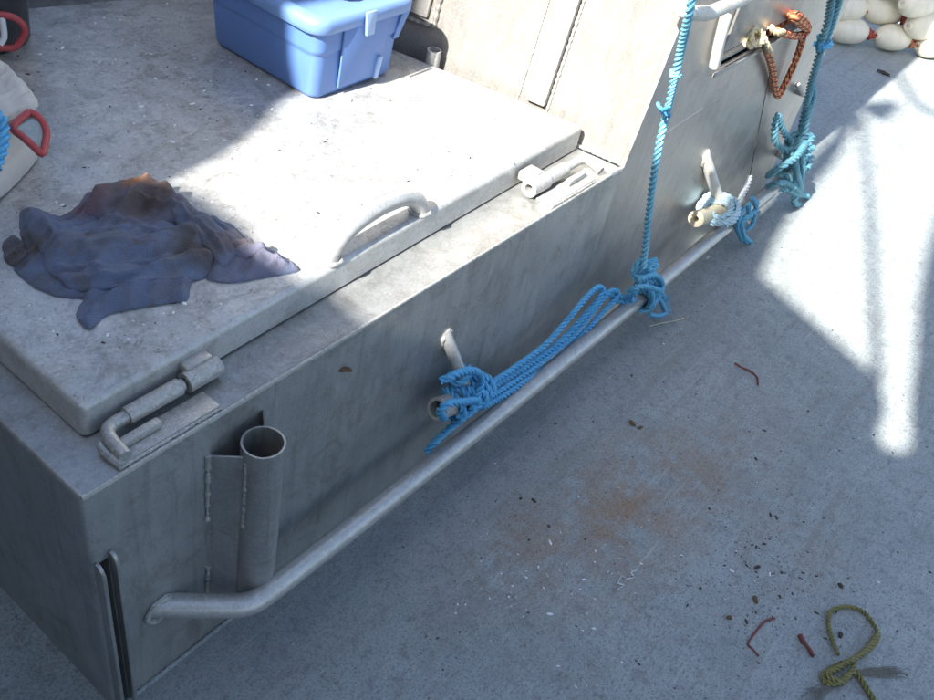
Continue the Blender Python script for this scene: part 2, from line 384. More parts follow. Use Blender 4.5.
for x0, x1, y0, y1 in ((-3.2, -1.05, -4.0, -.16), (-3.2, .30, .98, 3.6)):  # unseen roof added to darken the near side
    bm = bmesh.new(); box(bm, x0, x1, y0, y1, 2.62, 2.68); obj('shade_roof', bm, M['caster_grey'], caster_root, smooth=False)
bm = bmesh.new(); box(bm, -3.2, -1.76, -.15, .97, 2.62, 2.68); obj('shade_roof', bm, M['caster_grey'], caster_root, smooth=False)
bm = bmesh.new(); box(bm, XC + .002, -.30, 1.10, 1.15, 0, 2.615); obj('shade_wall', bm, M['caster_grey'], caster_root, smooth=False)  # unseen wall added to darken the near left corner
bw = thing('bulwark', 'dark bulwark beyond the hatch at the upper left edge of the photo', 'bulwark', (1, 1.95, 0))
bm = bmesh.new(); box(bm, -4, 1.48, 1.93, 1.98, 0, 1.05, .01); obj('bulwark_plate', bm, M['dark'], bw)
bm = bmesh.new(); box(bm, -4, 1.48, 1.90, 2.02, 1.0505, 1.10, .015); obj('cap_rail', bm, M['dark'], bw)

# ------------------------------------------------------------------ cabin
LEAN = .16
def bh(y, z, off=0.0):                                 # point on the cabin front, off metres towards the hatch
    return Vector((1.775 - .165 * y + LEAN * (z - H) - off, y - .16 * off, z))
cab = thing('cabin', 'weathered aluminium cabin standing behind the hatch, sunlit front and grey side', 'cabin', (1.77, 0, 0))
bm = bmesh.new()                                       # front: a thick plate
prism(bm, [bh(.006, H), bh(2.2, H), bh(2.2, 2.5), bh(.006, 2.5)], (.05, .008, 0)); obj('front_panel', bm, M['bulk'], cab, smooth=False)
SX0, SX1, SZ0, SZ1 = 2.235, 2.865, .905, .968          # the slot
bm = bmesh.new()
def q(*pts): bm.faces.new([bm.verts.new((x, 0, z)) for x, z in pts])
xe = 3.43
def xl(z): return 1.765 + LEAN * max(0, z - H)
q((1.757, 0), (xe, 0), (xe, .70), (1.757, .70))
q((1.757, .70), (xe, .70), (xe, SZ0), (xl(SZ0), SZ0), (1.765, H), (1.757, H))
q((xl(SZ0), SZ0), (SX0, SZ0), (SX0, SZ1), (xl(SZ1), SZ1))
q((SX1, SZ0), (xe, SZ0), (xe, SZ1), (SX1, SZ1))
q((xl(SZ1), SZ1), (SX0, SZ1), (SX1, SZ1), (xe, SZ1), (xe, 2.5), (xl(2.5), 2.5))
bmesh.ops.remove_doubles(bm, verts=bm.verts[:], dist=1e-5)
ext = bmesh.ops.extrude_face_region(bm, geom=bm.faces[:])
bmesh.ops.translate(bm, verts=[v for v in ext['geom'] if isinstance(v, bmesh.types.BMVert)], vec=(0, .012, 0))
obj('side_panel', bm, M['cabin'], cab, smooth=False)
bm = bmesh.new(); box(bm, SX0 - .05, SX1 + .05, .06, .12, SZ0 - .06, SZ1 + .05); obj('slot_backing', bm, M['dark'], cab, smooth=False)  # near-black sheet standing in for the unlit space behind the slot
bm = bmesh.new(); box(bm, xe - .03, xe, .0125, 2.2, 0, 2.5); obj('end_panel', bm, M['cabin'], cab, smooth=False)
bm = bmesh.new(); box(bm, SX0 - .01, SX1 + .01, .014, .03, SZ0 + .012, SZ0 + .022); obj('slot_ledge', bm, M['fitting'], cab, smooth=False)
bm = bmesh.new()                                       # drop panel above the slot, standing 8 mm proud
prism(bm, [(2.20, -.001, .972), (2.83, -.001, .972), (2.83, -.001, 1.55), (2.20, -.001, 1.55)], (0, -.009, 0), .003); obj('drop_panel', bm, M['cabin'], cab)
bm = bmesh.new()                                       # thin sill under the slot
box(bm, SX0 - .03, SX1 + .04, -.010, -.001, SZ0 - .016, SZ0 - .002, .002); obj('slot_sill', bm, M['fitting'], cab)
bm = bmesh.new(); box(bm, 2.838, 2.846, -.004, -.0005, .97, 1.6); obj('panel_seam', bm, M['seam'], cab, smooth=False)
# white square bar left of the slot
bm = bmesh.new(); pipe(bm, [at(726, 16, 1, -.02), at(720, 40, 1, -.022), at(714.5, 66, 1, -.022)], .017, 12, .03); obj('jamb_bar', bm, M['pale'], cab)
# pale bent bar over which the blue rope hangs
bm = bmesh.new(); pipe(bm, [at(678, 4, 1, -.004), at(681, 9, 1, -.045), at(690, 12.5, 1, -.06), at(707, 13.5, 1, -.06), at(722, 8, 1, -.06), at(742, -1, 1, -.05), at(752, -7, 1, -.004)], .019, 14, .02); obj('grab_bar', bm, M['pale'], cab)
# weld seams on the side
def wall_line(pts, wd, mt):
    bm = bmesh.new(); pipe(bm, pts, wd, 6, .03); obj('panel_seam', bm, M[mt], cab)
wall_line([(2.80, .0015, .735), (3.02, .0015, .36), (3.235, .0015, .01)], .0036, 'seam')
wall_line([(1.93, .0015, .76), (2.3, .0015, .776), (2.60, .0015, .772), (2.80, .0015, .742)], .0020, 'cabin')
bm = bmesh.new(); bead(bm, [bh(.01, H + .004, .004), bh(.4, H + .004, .004), bh(1.2, H + .004, .004)], .006); obj('weld_seam', bm, M['weld'], cab)
# vertical stiffener on the front with its stitch welds
bm = bmesh.new(); prism(bm, [bh(.285, .80, .001), bh(.345, .80, .001), bh(.345, 2.4, .001), bh(.285, 2.4, .001)], (-.022, -.004, 0), .004); obj('stiffener', bm, M['stiff'], cab)
bm = bmesh.new(); bead(bm, [bh(.278, .74, .002), bh(.278, 1.2, .002), bh(.278, 1.6, .002)], .005, .8); obj('weld_seam', bm, M['weld'], cab)
bm = bmesh.new(); bead(bm, [bh(.375, .76, .002), bh(.375, 1.2, .002), bh(.375, 1.6, .002)], .003, .8); obj('weld_seam', bm, M['weld'], cab)
# framed access door high on the front, its lower right corner in view
d = bh(.69, .895, .001)
bm = bmesh.new(); prism(bm, [bh(.72, .905, .001), bh(1.3, .905, .001), bh(1.3, 1.6, .001), bh(.72, 1.6, .001)], (-.014, -.002, 0), .004); fr = obj('access_door', bm, M['cabin'], cab)
bm = bmesh.new(); prism(bm, [bh(.76, .955, .016), bh(1.26, .955, .016), bh(1.26, 1.55, .016), bh(.76, 1.55, .016)], (-.012, -.002, 0), .004); obj('door_panel', bm, M['cabin'], fr)
bm = bmesh.new(); bead(bm, [bh(.695, .885, .004), bh(.70, 1.2, .004), bh(.70, 1.6, .004)], .008, .5); obj('weld_seam', bm, M['bulk'], cab)
bm = bmesh.new(); bead(bm, [bh(.695, .885, .004), bh(.9, .88, .004), bh(1.3, .88, .004)], .008, .5); obj('weld_seam', bm, M['bulk'], cab)
# small eye on the side by the far rope
bm = bmesh.new(); c = at(802, 92, 1, -.03); pipe(bm, [c + Vector((0, .03, .02)), c + Vector((-.02, 0, .01)), c + Vector((.01, -.008, -.01)), c + Vector((.03, .03, -.02))], .011, 10, .01); obj('eye', bm, M['pale'], cab)

# ------------------------------------------------------------------ hatch coaming
hc = thing('hatch_coaming', 'long grey welded aluminium box rising from the deck under the hatch cover', 'hatch coaming', (0, 0, 0))
bm = bmesh.new()
poly = [(0, 0, 0), (1.757, 0, 0), (1.757, .012, 0), (1.50, 1.60, 0), (1.50, 1.84, 0), (0, 1.84, 0)]
prism(bm, poly, (0, 0, H), .010, 3, only=lambda e: (all(v.co.z > .5 for v in e.verts) and (all(v.co.y < .001 for v in e.verts) or all(v.co.x < .001 for v in e.verts))) or all(v.co.x < .001 and v.co.y < .001 for v in e.verts))
shell = obj('box_shell', bm, M['plate'], hc)
cm = bmesh.new(); box(cm, .0145, .0345, -.05, .12, -.02, .528); cut = obj('cutter', cm, None)
md = shell.modifiers.new('b', 'BOOLEAN'); md.object = cut; md.operation = 'DIFFERENCE'; md.solver = 'EXACT'
dg = bpy.context.evaluated_depsgraph_get(); ev = shell.evaluated_get(dg)
me = bpy.data.meshes.new_from_object(ev); shell.modifiers.clear(); shell.data = me; bpy.data.objects.remove(cut)
me.set_sharp_from_angle(angle=R(35))
def fin(x, h):
    pts = [(x, -.0005, .01), (x, -.022, .01)]
    for a in range(0, 91, 15): pts.append((x, -.004 - .018 * math.cos(R(a)), h - .03 + .03 * math.sin(R(a))))
    pts.append((x, -.0005, h))
    bm = bmesh.new(); prism(bm, pts, (.008, 0, 0), .002); obj('slot_flange', bm, M['plate'], hc)
fin(.0055, .535); fin(.0355, .545)
bm = bmesh.new(); bead(bm, [(-.0, -.002, 0.004), (.05, -.004, .003), (.6, -.005, .003), (1.757, -.005, .003), (3.4, -.005, .003)], .006, .5, .05); obj('weld_bead', bm, M['deck'], hc)
# ground-down weld along the rim edge
bm = bmesh.new(); bead(bm, [(.004, .003, H - .001), (.5, .003, H - .001), (1.1, .003, H - .001), (1.70, .003, H - .001)], .0040, .45, .03); obj('edge_weld', bm, M['fitting'], hc)
# hinge base plates on the rim
for x0, x1 in ((.085, .30), (1.40, 1.62)):
    bm = bmesh.new(); box(bm, x0, x1, .012, .062, H + .0005, H + .009, .003); hp = obj('hinge_plate', bm, M['fitting'], hc)
    xa = x0 + .02 if x0 < 1 else x1 - .10
    bm = bmesh.new(); box(bm, xa, xa + .085, .034, .052, H + .0095, H + .026, .004); obj('stop_bar', bm, M['fitting'], hp)
    bm = bmesh.new(); bead(bm, [(x0, .011, H + .003), (x1, .010, H + .003)], .004, .6); obj('weld_bead', bm, M['weld'], hp)
# upright pipe stub by the cabin front
bm = bmesh.new(); c = bh(.655, H + .05, .030); c.z = H; hollow(bm, c + Vector((0, 0, .0008)), c + Vector((0, 0, .118)), .0215, .0175, 28); obj('pipe_stub', bm, M['fitting'], hc)

# ------------------------------------------------------------------ hatch cover
hv = thing('hatch_cover', 'broad scuffed aluminium hatch cover lying on the grey coaming', 'hatch cover', (.08, .104, H + .006))
bm = bmesh.new()
A, B, C_, D = (.080, .104), (1.735, .145), (1.50, 1.33), (.080, 1.70)
prism(bm, [(x, y, H + .006) for x, y in (A, B, C_, D)], (0, 0, ZL - H - .006), .015, 4, only=lambda e: all(v.co.z > ZL - .01 for v in e.verts) or abs(e.verts[0].co.z - e.verts[1].co.z) > .03)
bmesh.ops.subdivide_edges(bm, edges=[e for e in bm.edges if e.calc_length() > .4], cuts=1)
obj('lid_panel', bm, M['lid'], hv)
fa, fb = Vector((.700, .142, ZL)), Vector((1.012, .146, ZL))
hpts = [fa + (fb - fa) * t + Vector((0, oy, hz * .88)) for t, hz, oy in ((-.01, -.012, 0), (.03, .022, 0), (.10, .045, .002), (.24, .068, .004), (.45, .080, .005), (.65, .078, .005), (.80, .068, .004), (.90, .048, .002), (.965, .022, 0), (.995, -.012, 0))]
bm = bmesh.new(); pipe(bm, hpts, .0215, 16, .012); hd = obj('handle', bm, M['pipe'], hv)
for f_ in (fa + Vector((.008, 0, 0)), fb + Vector((-.004, 0, 0))):
    bm = bmesh.new(); bead(bm, [f_ + Vector((.023 * math.cos(a * .5), .023 * math.sin(a * .5), .002)) for a in range(14)], .006, .4); obj('weld_bead', bm, M['weld'], hd)
# hinge barrels welded against the lip
for segs in (((.150, .262, .017), (.276, .352, .021)), ((1.385, 1.46, .024), (1.462, 1.558, .019))):
    for xa, xb, rr in segs:
        bm = bmesh.new(); hollow(bm, (xa, .081, H + .030), (xb, .081, H + .030), rr, rr * .55, 24); kn = obj('hinge_barrel', bm, M['fitting'], hv)
bm = bmesh.new(); box(bm, .285, .345, .085, .112, H + .032, H + .056, .005); obj('hinge_tab', bm, M['fitting'], hv)
bm = bmesh.new(); box(bm, 1.395, 1.455, .085, .130, H + .032, H + .058, .005); obj('hinge_tab', bm, M['fitting'], hv)
def pin(pts, label):
    bm = bmesh.new(); pipe(bm, pts, .0125, 14, .01)
    tag(obj('hinge_pin', bm, M['fitting']), label, 'hinge pin', 'bent pins in the hatch hinges')
pin([(.27, .081, H + .03), (.15, .081, H + .03), (.120, .0805, H + .03), (.106, .072, H + .03), (.100, .055, H + .028), (.098, .014, H + .021)], 'bent grey hinge pin at the shaded near corner of the hatch')
pin([(1.45, .081, H + .03), (1.60, .081, H + .03), (1.635, .080, H + .03), (1.652, .070, H + .03), (1.655, .05, H + .028), (1.652, .016, H + .021)], 'sunlit hinge pin on the rim close to the cabin front')
bm = bmesh.new(); pipe(bm, [(.086, .066, H + .018), (.083, .05, H + .014), (.088, .008, H + .008)], .0085, 10, .01); obj('pin_keeper', bm, M['fitting'], hc)

# ------------------------------------------------------------------ rod holder on the side
P0 = at(265, 441, 1, -.066); P1 = at(254, 590, 1, -.066); hx = P0.x - .004
rh = thing('rod_holder', 'short open upright pipe with bracket plates welded to the near side plate', 'pipe socket', (hx, 0, .15))
bm = bmesh.new(); hollow(bm, (hx - .012, -.066, .168), (hx, -.066, P0.z), .0425, .0385, 40, .0004); obj('holder_tube', bm, M['plate'], rh)
bm = bmesh.new(); prism(bm, [(hx - .088, -.0006, .175), (hx - .043, -.068, .175), (hx - .034, -.068, P0.z - .018), (hx - .080, -.0006, P0.z - .035)], (.0, .006, 0)); obj('bracket_plate', bm, M['plate'], rh, smooth=False)
bm = bmesh.new(); prism(bm, [(hx + .052, -.0006, .30), (hx + .028, -.040, .30), (hx + .030, -.034, P0.z + .004), (hx + .056, -.0006, P0.z - .004)], (.005, .004, 0)); obj('bracket_plate', bm, M['plate'], rh, smooth=False)
for x_, y_ in ((hx - .086, -.004), (hx - .046, -.066)):
    bm = bmesh.new(); bead(bm, [(x_ - .003, y_, .18), (x_, y_, .28)], .0052, 1.1, .08); obj('weld_bead', bm, M['weld'], rh)
    bm = bmesh.new(); bead(bm, [(x_ + .001, y_, .44), (x_ + .006, y_, P0.z - .03)], .0052, 1.1, .08); obj('weld_bead', bm, M['weld'], rh)

# ------------------------------------------------------------------ rail along the side
rl = thing('side_rail', 'long bent grey pipe rail running low along the hatch and cabin side', 'pipe rail', (.131, 0, .25))
rp = [(.085, .045, .258), (.135, .004, .252), (.20, -.055, .243), (.245, -.094, .2365), (.262, -.106, .2345), (.282, -.114, .2325), (.310, -.1165, .231), (.34, -.117, .229), (.60, -.115, .213), (1.138, -.115, .193), (1.6, -.115, .191), (1.984, -.115, .193), (2.6, -.115, .204), (3.30, -.115, .217), (3.36, -.112, .218), (3.40, -.09, .219), (3.41, -.004, .219)]
bm = bmesh.new(); pipe(bm, rp, .0262, 20, .03); obj('rail_pipe', bm, M['pipe'], rl)
bm = bmesh.new(); bead(bm, [Vector((.135, -.002, .252)) + Vector((.034 * math.cos(a * .5) - .004, -.002, .030 * math.sin(a * .5))) for a in range(14)], .008, .5); obj('weld_bead', bm, M['weld'], rl)
bm = bmesh.new(); c = Vector((2.09, -.115, .1945)); bead(bm, [c + Vector((0, .027 * math.cos(a * .42), .027 * math.sin(a * .42))) for a in range(16)], .004, .7); obj('weld_bead', bm, M['pale'], rl)
BR = []
for (a, b_, bar, mt) in (((447, 338), (470, 398), ((437, 409), (474, 396)), 'pipe'), ((706, 160), (724, 216), ((696, 219), (736, 205)), 'pale')):
    top = at(*a, 1, -.002); bot = at(*b_, 1, -.085)
    bm = bmesh.new(); pipe(bm, [top - (bot - top) * .12, bot + (bot - top) * .12], .0165 if mt == 'pipe' else .021, 14); br = obj('brace_rod', bm, M[mt], rl)
    ax, ay = tilt(Vector((1, 0, 0)), Vector((0, 1, 0)))[:2]
    bm = bmesh.new(); bead(bm, [top + Vector(((.019 if mt == 'pipe' else .024) * math.cos(t * .45), -.001, (.022 if mt == 'pipe' else .027) * math.sin(t * .45))) for t in range(14)], .005, .5); obj('weld_bead', bm, M['weld'], br)
    b0 = at(*bar[0], 1, -.072); b1 = at(*bar[1], 1, -.072); zz = (b0.z + b1.z) / 2
    bm = bmesh.new(); hollow(bm, b0, b1, .030 if mt == 'pipe' else .030, .022 if mt == 'pipe' else .010, 22); obj('cleat_bar', bm, M['fitting' if mt == 'pipe' else 'brass'], rl)
    BR.append((top, bot, b0, b1))

# ------------------------------------------------------------------ storage tub
tx0, tx1, ty0, ty1 = 1.160, 1.478, .664, 1.075
ZS = 1.17
tub = thing('storage_tub', 'blue plastic storage tub with lid standing on the hatch cover by the cabin', 'storage tub', (1.32, .83, ZL))
def rrect(x0, x1, y0, y1, r, z, n=6):
    out = []
    for cx, cy, a0 in ((x1 - r, y1 - r, 0), (x0 + r, y1 - r, 90), (x0 + r, y0 + r, 180), (x1 - r, y0 + r, 270)):
        for i in range(n + 1):
            a = R(a0 + 90 * i / n); out.append((cx + r * math.cos(a), cy + r * math.sin(a), z))
    return out
def loft(bm, loops, cap0=True, cap1=True):
    L = [[bm.verts.new(p) for p in lp] for lp in loops]; n = len(L[0])
    for A_, B_ in zip(L, L[1:]):
        for i in range(n): bm.faces.new((A_[i], A_[(i + 1) % n], B_[(i + 1) % n], B_[i]))
    if cap0: bm.faces.new(L[0][::-1])
    if cap1: bm.faces.new(L[-1])
def trect(g, r, z): return rrect(tx0 - g, tx1 + g, ty0 - g, ty1 + g, r, ZL + z * ZS)
bm = bmesh.new()
loft(bm, [trect(-.016, .022, .001), trect(-.006, .030, .004), trect(.000, .032, .014), trect(.006, .034, .105), trect(.0065, .034, .112), trect(.012, .036, .117), trect(.0125, .036, .124), trect(.018, .040, .182), trect(.018, .040, .188)])
body = obj('tub_body', bm, M['tub'], tub, angle=50)
bm = bmesh.new()                                       # raised end panel
prism(bm, [(1.245, ty0 - .002, ZL + 0.0211), (1.405, ty0 - .002, ZL + 0.0211), (1.415, ty0 - .0195, ZL + 0.2012), (1.235, ty0 - .0195, ZL + 0.2012)], (0, -.007, 0), .003); obj('end_panel', bm, M['tub'], body)
bm = bmesh.new(); prism(bm, [(1.385, ty0 - .003, ZL + 0.014), (1.40, ty0 - .003, ZL + 0.014), (1.40, ty0 - .014, ZL + 0.0842), (1.385, ty0 - .014, ZL + 0.0842)], (0, -.012, 0), .003); obj('rib', bm, M['clip'], body)
bm = bmesh.new(); prism(bm, [(1.448, ty0 - .006, ZL + 0.117), (1.47, ty0 - .006, ZL + 0.117), (1.492, ty0 - .022, ZL + 0.2083), (1.462, ty0 - .022, ZL + 0.2083)], (0, -.006, 0), .002); obj('rib', bm, M['tub'], body)
bm = bmesh.new()
loft(bm, [trect(.030, .05, .168), trect(.034, .052, .172), trect(.036, .052, .190), trect(.033, .052, .199), trect(.024, .048, .205), trect(.004, .044, .205), trect(.000, .042, .198), trect(-.02, .03, .197)])
lid = obj('tub_lid', bm, M['tub_lid'], tub, angle=50)
bm = bmesh.new(); prism(bm, [(1.288, ty0 - .040, ZL + 0.2387), (1.328, ty0 - .040, ZL + 0.2387), (1.325, ty0 - .040, ZL + 0.1732), (1.295, ty0 - .040, ZL + 0.1732)], (0, -.008, 0), .003); obj('lid_clip', bm, M['clip'], lid)
# bundle on the lid
bm = bmesh.new(); bmesh.ops.create_icosphere(bm, subdivisions=4, radius=1)
for v in bm.verts:
    n_ = noise.noise(v.co * 3) * .25 + noise.noise(v.co * 9) * .12
    v.co = Vector((1.31 + v.co.x * .075 * (1 + n_), .80 + v.co.y * .10 * (1 + n_), ZL + .233 + .045 + max(-.044, v.co.z * .055 * (1 + n_))))
tag(obj('net_bundle', bm, M['bundle']), 'small dull brown bundle lying on the blue tub lid at the top edge', 'bundle')

# ------------------------------------------------------------------ bucket with a red loop, top left
bc = Vector((.660, 1.398, ZL))
bk = thing('bucket', 'dark bucket on the hatch cover in the top left corner', 'bucket', bc)
def circ(r, z, n=32): return [(bc.x + r * math.cos(2 * math.pi * i / n), bc.y + r * math.sin(2 * math.pi * i / n), ZL + z) for i in range(n)]
bm = bmesh.new(); loft(bm, [circ(.118, .001), circ(.124, .006), circ(.127, .06), circ(.135, .26), circ(.140, .262), circ(.140, .275), circ(.130, .275), (circ(.118, .03))]); obj('bucket_body', bm, M['bucket'], bk, angle=50)
a = R(-36); bm = bmesh.new(); e = Vector((math.cos(a), math.sin(a), 0)); pipe(bm, [bc + e * .122 + Vector((0, 0, .008)), bc + e * .136 + Vector((0, 0, .26))], .005, 8); obj('bucket_rib', bm, M['bucket_rib'], bk)
# red D handles
def dloop(name, pts, r, mat, label, cat, flat=.6):
    bm = bmesh.new(); C = catmull(pts + [pts[0]], .012); sweep(bm, C, r, 12)
    return tag(obj(name, bm, mat), label, cat)
def onb(px, py):                                       # on the near side of the bucket: plane through its front facing the viewer
    n_ = Vector((EYE.x - bc.x, EYE.y - bc.y, 0)).normalized(); p_ = bc + n_ * .150
    a_, b_ = (px - 467) / FOC, (py - 350) / FOC; d_ = r0 * a_ + r1 * b_ + r2
    return EYE + d_ * ((p_ - EYE).dot(n_) / d_.dot(n_))
dloop('plastic_loop', [onb(*p) for p in ((-14, 16), (2, 15), (14, 18), (23, 25), (25, 33), (20, 42), (14, 48), (2, 48), (-14, 46), (-20, 30))], .0088, M['red_plastic'], 'upper red plastic loop handle against the dark bucket', 'plastic loop')
bm = bmesh.new(); pipe(bm, [onb(1, 14), onb(3, 25), onb(4, 38), onb(0, 44)], .008, 10, .01); tag(obj('white_strap', bm, M['white_rope']), 'short white strap inside the red loop at the bucket', 'strap')

# ------------------------------------------------------------------ canvas sack at the left edge
def cloth_sheet(bm, outline, base, hfun, nr=26, nb=140, skirt=.004, centre=None):
    """outline: 3-D points round the sheet; heights from hfun(x, y, t) above base; t=1 in the middle, 0 at the edge"""
    O = catmull(outline + [outline[0]], .006); tot = len(O)
    O = [O[int(i * (tot - 1) / nb)] for i in range(nb)]
    c = centre or sum(O, Vector()) / nb
    rings = []
    for j in range(nr + 1):
        t = j / nr; row = []
        for o in O:
            p = c + (o - c) * (1 - t) if j < nr else c.copy()
            row.append(p)
        rings.append(row)
    vr = []
    for j, row in enumerate(rings[:-1]):
        t = j / nr; vr.append([bm.verts.new((p.x, p.y, base(p.x, p.y) + hfun(p.x, p.y, t))) for p in row])
    for A_, B_ in zip(vr, vr[1:]):
        for i in range(nb): bm.faces.new((A_[i], A_[(i + 1) % nb], B_[(i + 1) % nb], B_[i]))
    cv = bm.verts.new((c.x, c.y, base(c.x, c.y) + hfun(c.x, c.y, 1)))
    for i in range(nb): bm.faces.new((vr[-1][i], vr[-1][(i + 1) % nb], cv))
    sk = [bm.verts.new((v.co.x + (c.x - v.co.x) * .015, v.co.y + (c.y - v.co.y) * .015, v.co.z - skirt)) for v in vr[0]]
    for i in range(nb): bm.faces.new((sk[i], sk[(i + 1) % nb], vr[0][(i + 1) % nb], vr[0][i]))

sk = thing('sack', 'slumped off-white canvas sack on the hatch cover at the left edge', 'sack', (.30, .98, ZL))
zf = ZL + .17
zr = ZL + .10
dl = [at(*p, 2, zr + q_) for p, q_ in (((29, 112), .05), ((36, 115), .045), ((43, 123), .03), ((46.5, 133), .018), ((45, 145), .01), ((42, 154), .005), ((34, 147), .012), ((24, 138), .025), ((13, 127), .04))]
bm = bmesh.new(); C = catmull(dl + [dl[0]], .006); sweep(bm, C, .0078, 12)
rd = tag(obj('plastic_loop', bm, M['red_plastic']), 'lower red plastic loop handle sticking out under the sack flap', 'plastic loop')
bm = bmesh.new(); f = bm.faces.new([bm.verts.new(p - Vector((0, 0, .004))) for p in dl]); bmesh.ops.solidify(bm, geom=[f], thickness=.004); obj('film', bm, M['film'], rd)
bm = bmesh.new(); laid_rope(bm, [at(-8, 112, 2, zf), at(1, 118, 2, zf), at(4, 132, 2, zf - .015), at(3, 148, 2, zf - .03), at(-4, 168, 2, zf - .05)], .012)
tag(obj('blue_rope', bm, M['blue_rope']), 'thick deep blue rope hanging over the sack at the left edge', 'rope')

# ------------------------------------------------------------------ rag on the hatch cover
def lp(px, py): return at(px, py, 2, ZL)
rg = thing('rag', 'crumpled dark blue rag with orange and brown stains on the hatch cover', 'rag', (.34, .34, ZL))
RO = Vector((.34, .34, 0))
def ridge(P, wd, ht):
    pts = [lp(*p) for p in P]
    def f(x, y):
        q_ = Vector((x, y)); best = 9
        for a_, b_ in zip(pts, pts[1:]):
            a2, b2 = a_.to_2d(), b_.to_2d(); d_ = b2 - a2; t_ = max(0, min(1, (q_ - a2).dot(d_) / d_.dot(d_)))
            best = min(best, (a2 + d_ * t_ - q_).length)
        return ht * math.exp(-(best / wd) ** 2)
    return f
from mathutils.bvhtree import BVHTree
TREES = []
def under(x, y):
    """height of what already lies at (x, y)"""
    z = ZL
    for t_ in TREES:
        h = t_.ray_cast(Vector((x, y, ZL + .5)), Vector((0, 0, -1)))[0]
        if h: z = max(z, h.z)
    return z
BSAMP = [(0, 0)] + [(q_ * math.cos(a_), q_ * math.sin(a_)) for q_, n_ in ((.8, 5), (1.7, 7)) for a_ in (2 * math.pi * i_ / n_ + q_ for i_ in range(n_))]
def base_under(x, y):
    return sum(under(x + a * .0045, y + b_ * .0045) for a, b_ in BSAMP) / len(BSAMP)
from mathutils.geometry import delaunay_2d_cdt
from mathutils.kdtree import KDTree
def sheet(px, hmax, ridges, wr, seed, ang, edge=.018, pw=.5, skirt=.0045, wl=(7, 34), sp=.0052, mat='rag', par=None, name='rag_layer', fz=0.0, lay=True):
    """one cloth layer: an even triangle net inside the outline, draped on what lies below"""
    rf = [ridge(*r_) for r_ in ridges]; ca, sa = math.cos(R(ang)), math.sin(R(ang))
    P = [at(*p, 2, ZL + fz) for p in px]; n = len(P); B = []
    for i_ in range(n):
        p0, p1, p2, p3 = P[i_ - 1], P[i_], P[(i_ + 1) % n], P[(i_ + 2) % n]; m_ = max(1, int((p2 - p1).length / sp))
        for k_ in range(m_):
            t = k_ / m_; q_ = .5 * ((2 * p1) + (p2 - p0) * t + (2 * p0 - 5 * p1 + 4 * p2 - p3) * t * t + (3 * p1 - p0 - 3 * p2 + p3) * t ** 3)
            q_ = q_ * .55 + (p1 + (p2 - p1) * t) * .45
            B.append(Vector((q_.x, q_.y)) + Vector((noise.noise(q_ * 70), noise.noise(q_ * 70 + Vector((9, 0, 0))))) * .0022)
    kd = KDTree(len(B))
    for i_, b_ in enumerate(B): kd.insert((b_.x, b_.y, 0), i_)
    kd.balance()
    pts = list(B); y = min(b_.y for b_ in B); row = 0; x0 = min(b_.x for b_ in B); x1 = max(b_.x for b_ in B); y1 = max(b_.y for b_ in B)
    while y < y1:
        xs = sorted(a_.x + (b_.x - a_.x) * (y - a_.y) / (b_.y - a_.y) for a_, b_ in zip(B, B[1:] + B[:1]) if (a_.y > y) != (b_.y > y))
        for xa, xb in zip(xs[::2], xs[1::2]):
            x = x0 + math.ceil((xa - x0) / sp) * sp + (sp / 2 if row % 2 else 0)
            while x < xb:
                if kd.find((x, y, 0))[2] > sp * .6: pts.append(Vector((x, y)))
                x += sp
        y += sp * .866; row += 1
    nb = len(B)
    vv, ee, ff, _a, _b, _c = delaunay_2d_cdt(pts, [(i_, (i_ + 1) % nb) for i_ in range(nb)], [], 1, 1e-6)
    bm = bmesh.new(); V_ = []
    for v in vv:
        x, y = v.x, v.y; d_ = kd.find((x, y, 0))[2]
        e_ = min(1, d_ / edge) ** pw; u_, v_ = x * ca + y * sa, -x * sa + y * ca
        wob = .012 * noise.noise(Vector((u_ * 14, v_ * 14, seed)))
        n_ = .5 - abs(noise.noise(Vector((u_ * wl[0] + seed, (v_ + wob) * wl[1], seed)))) * 1.7
        n_ += .35 * noise.noise(Vector((u_ * wl[0] * 3, v_ * wl[1] * 2, seed + 4))) + .6 * (.35 - abs(noise.noise(Vector((u_ * 9 + seed, (v_ + wob) * 50, seed * 2)))) * 1.8)
        lift = .005 * noise.noise(Vector((x * 26, y * 26, seed * 3))) * (1 - e_)
        V_.append(bm.verts.new((x, y, (base_under(x, y) if lay and not fz else ZL + fz) + .003 + max(0, lift) + max(0, e_ * (hmax + wr * n_ + sum(f_(x, y) for f_ in rf))))))
    for f_ in ff:
        try: bm.faces.new([V_[i_] for i_ in f_])
        except ValueError: pass
    edge_ = [e_ for e_ in bm.edges if len(e_.link_faces) == 1]
    inner = [v for v in bm.verts if not v.is_boundary]
    bmesh.ops.smooth_vert(bm, verts=inner, factor=.12, use_axis_x=False, use_axis_y=False, use_axis_z=True)
    ex = bmesh.ops.extrude_edge_only(bm, edges=edge_)
    bmesh.ops.translate(bm, verts=[g for g in ex['geom'] if isinstance(g, bmesh.types.BMVert)], vec=(0, 0, -skirt))
    if mat == 'rag': TREES.append(BVHTree.FromBMesh(bm))
    obj(name, bm, M[mat], par or rg, angle=180)
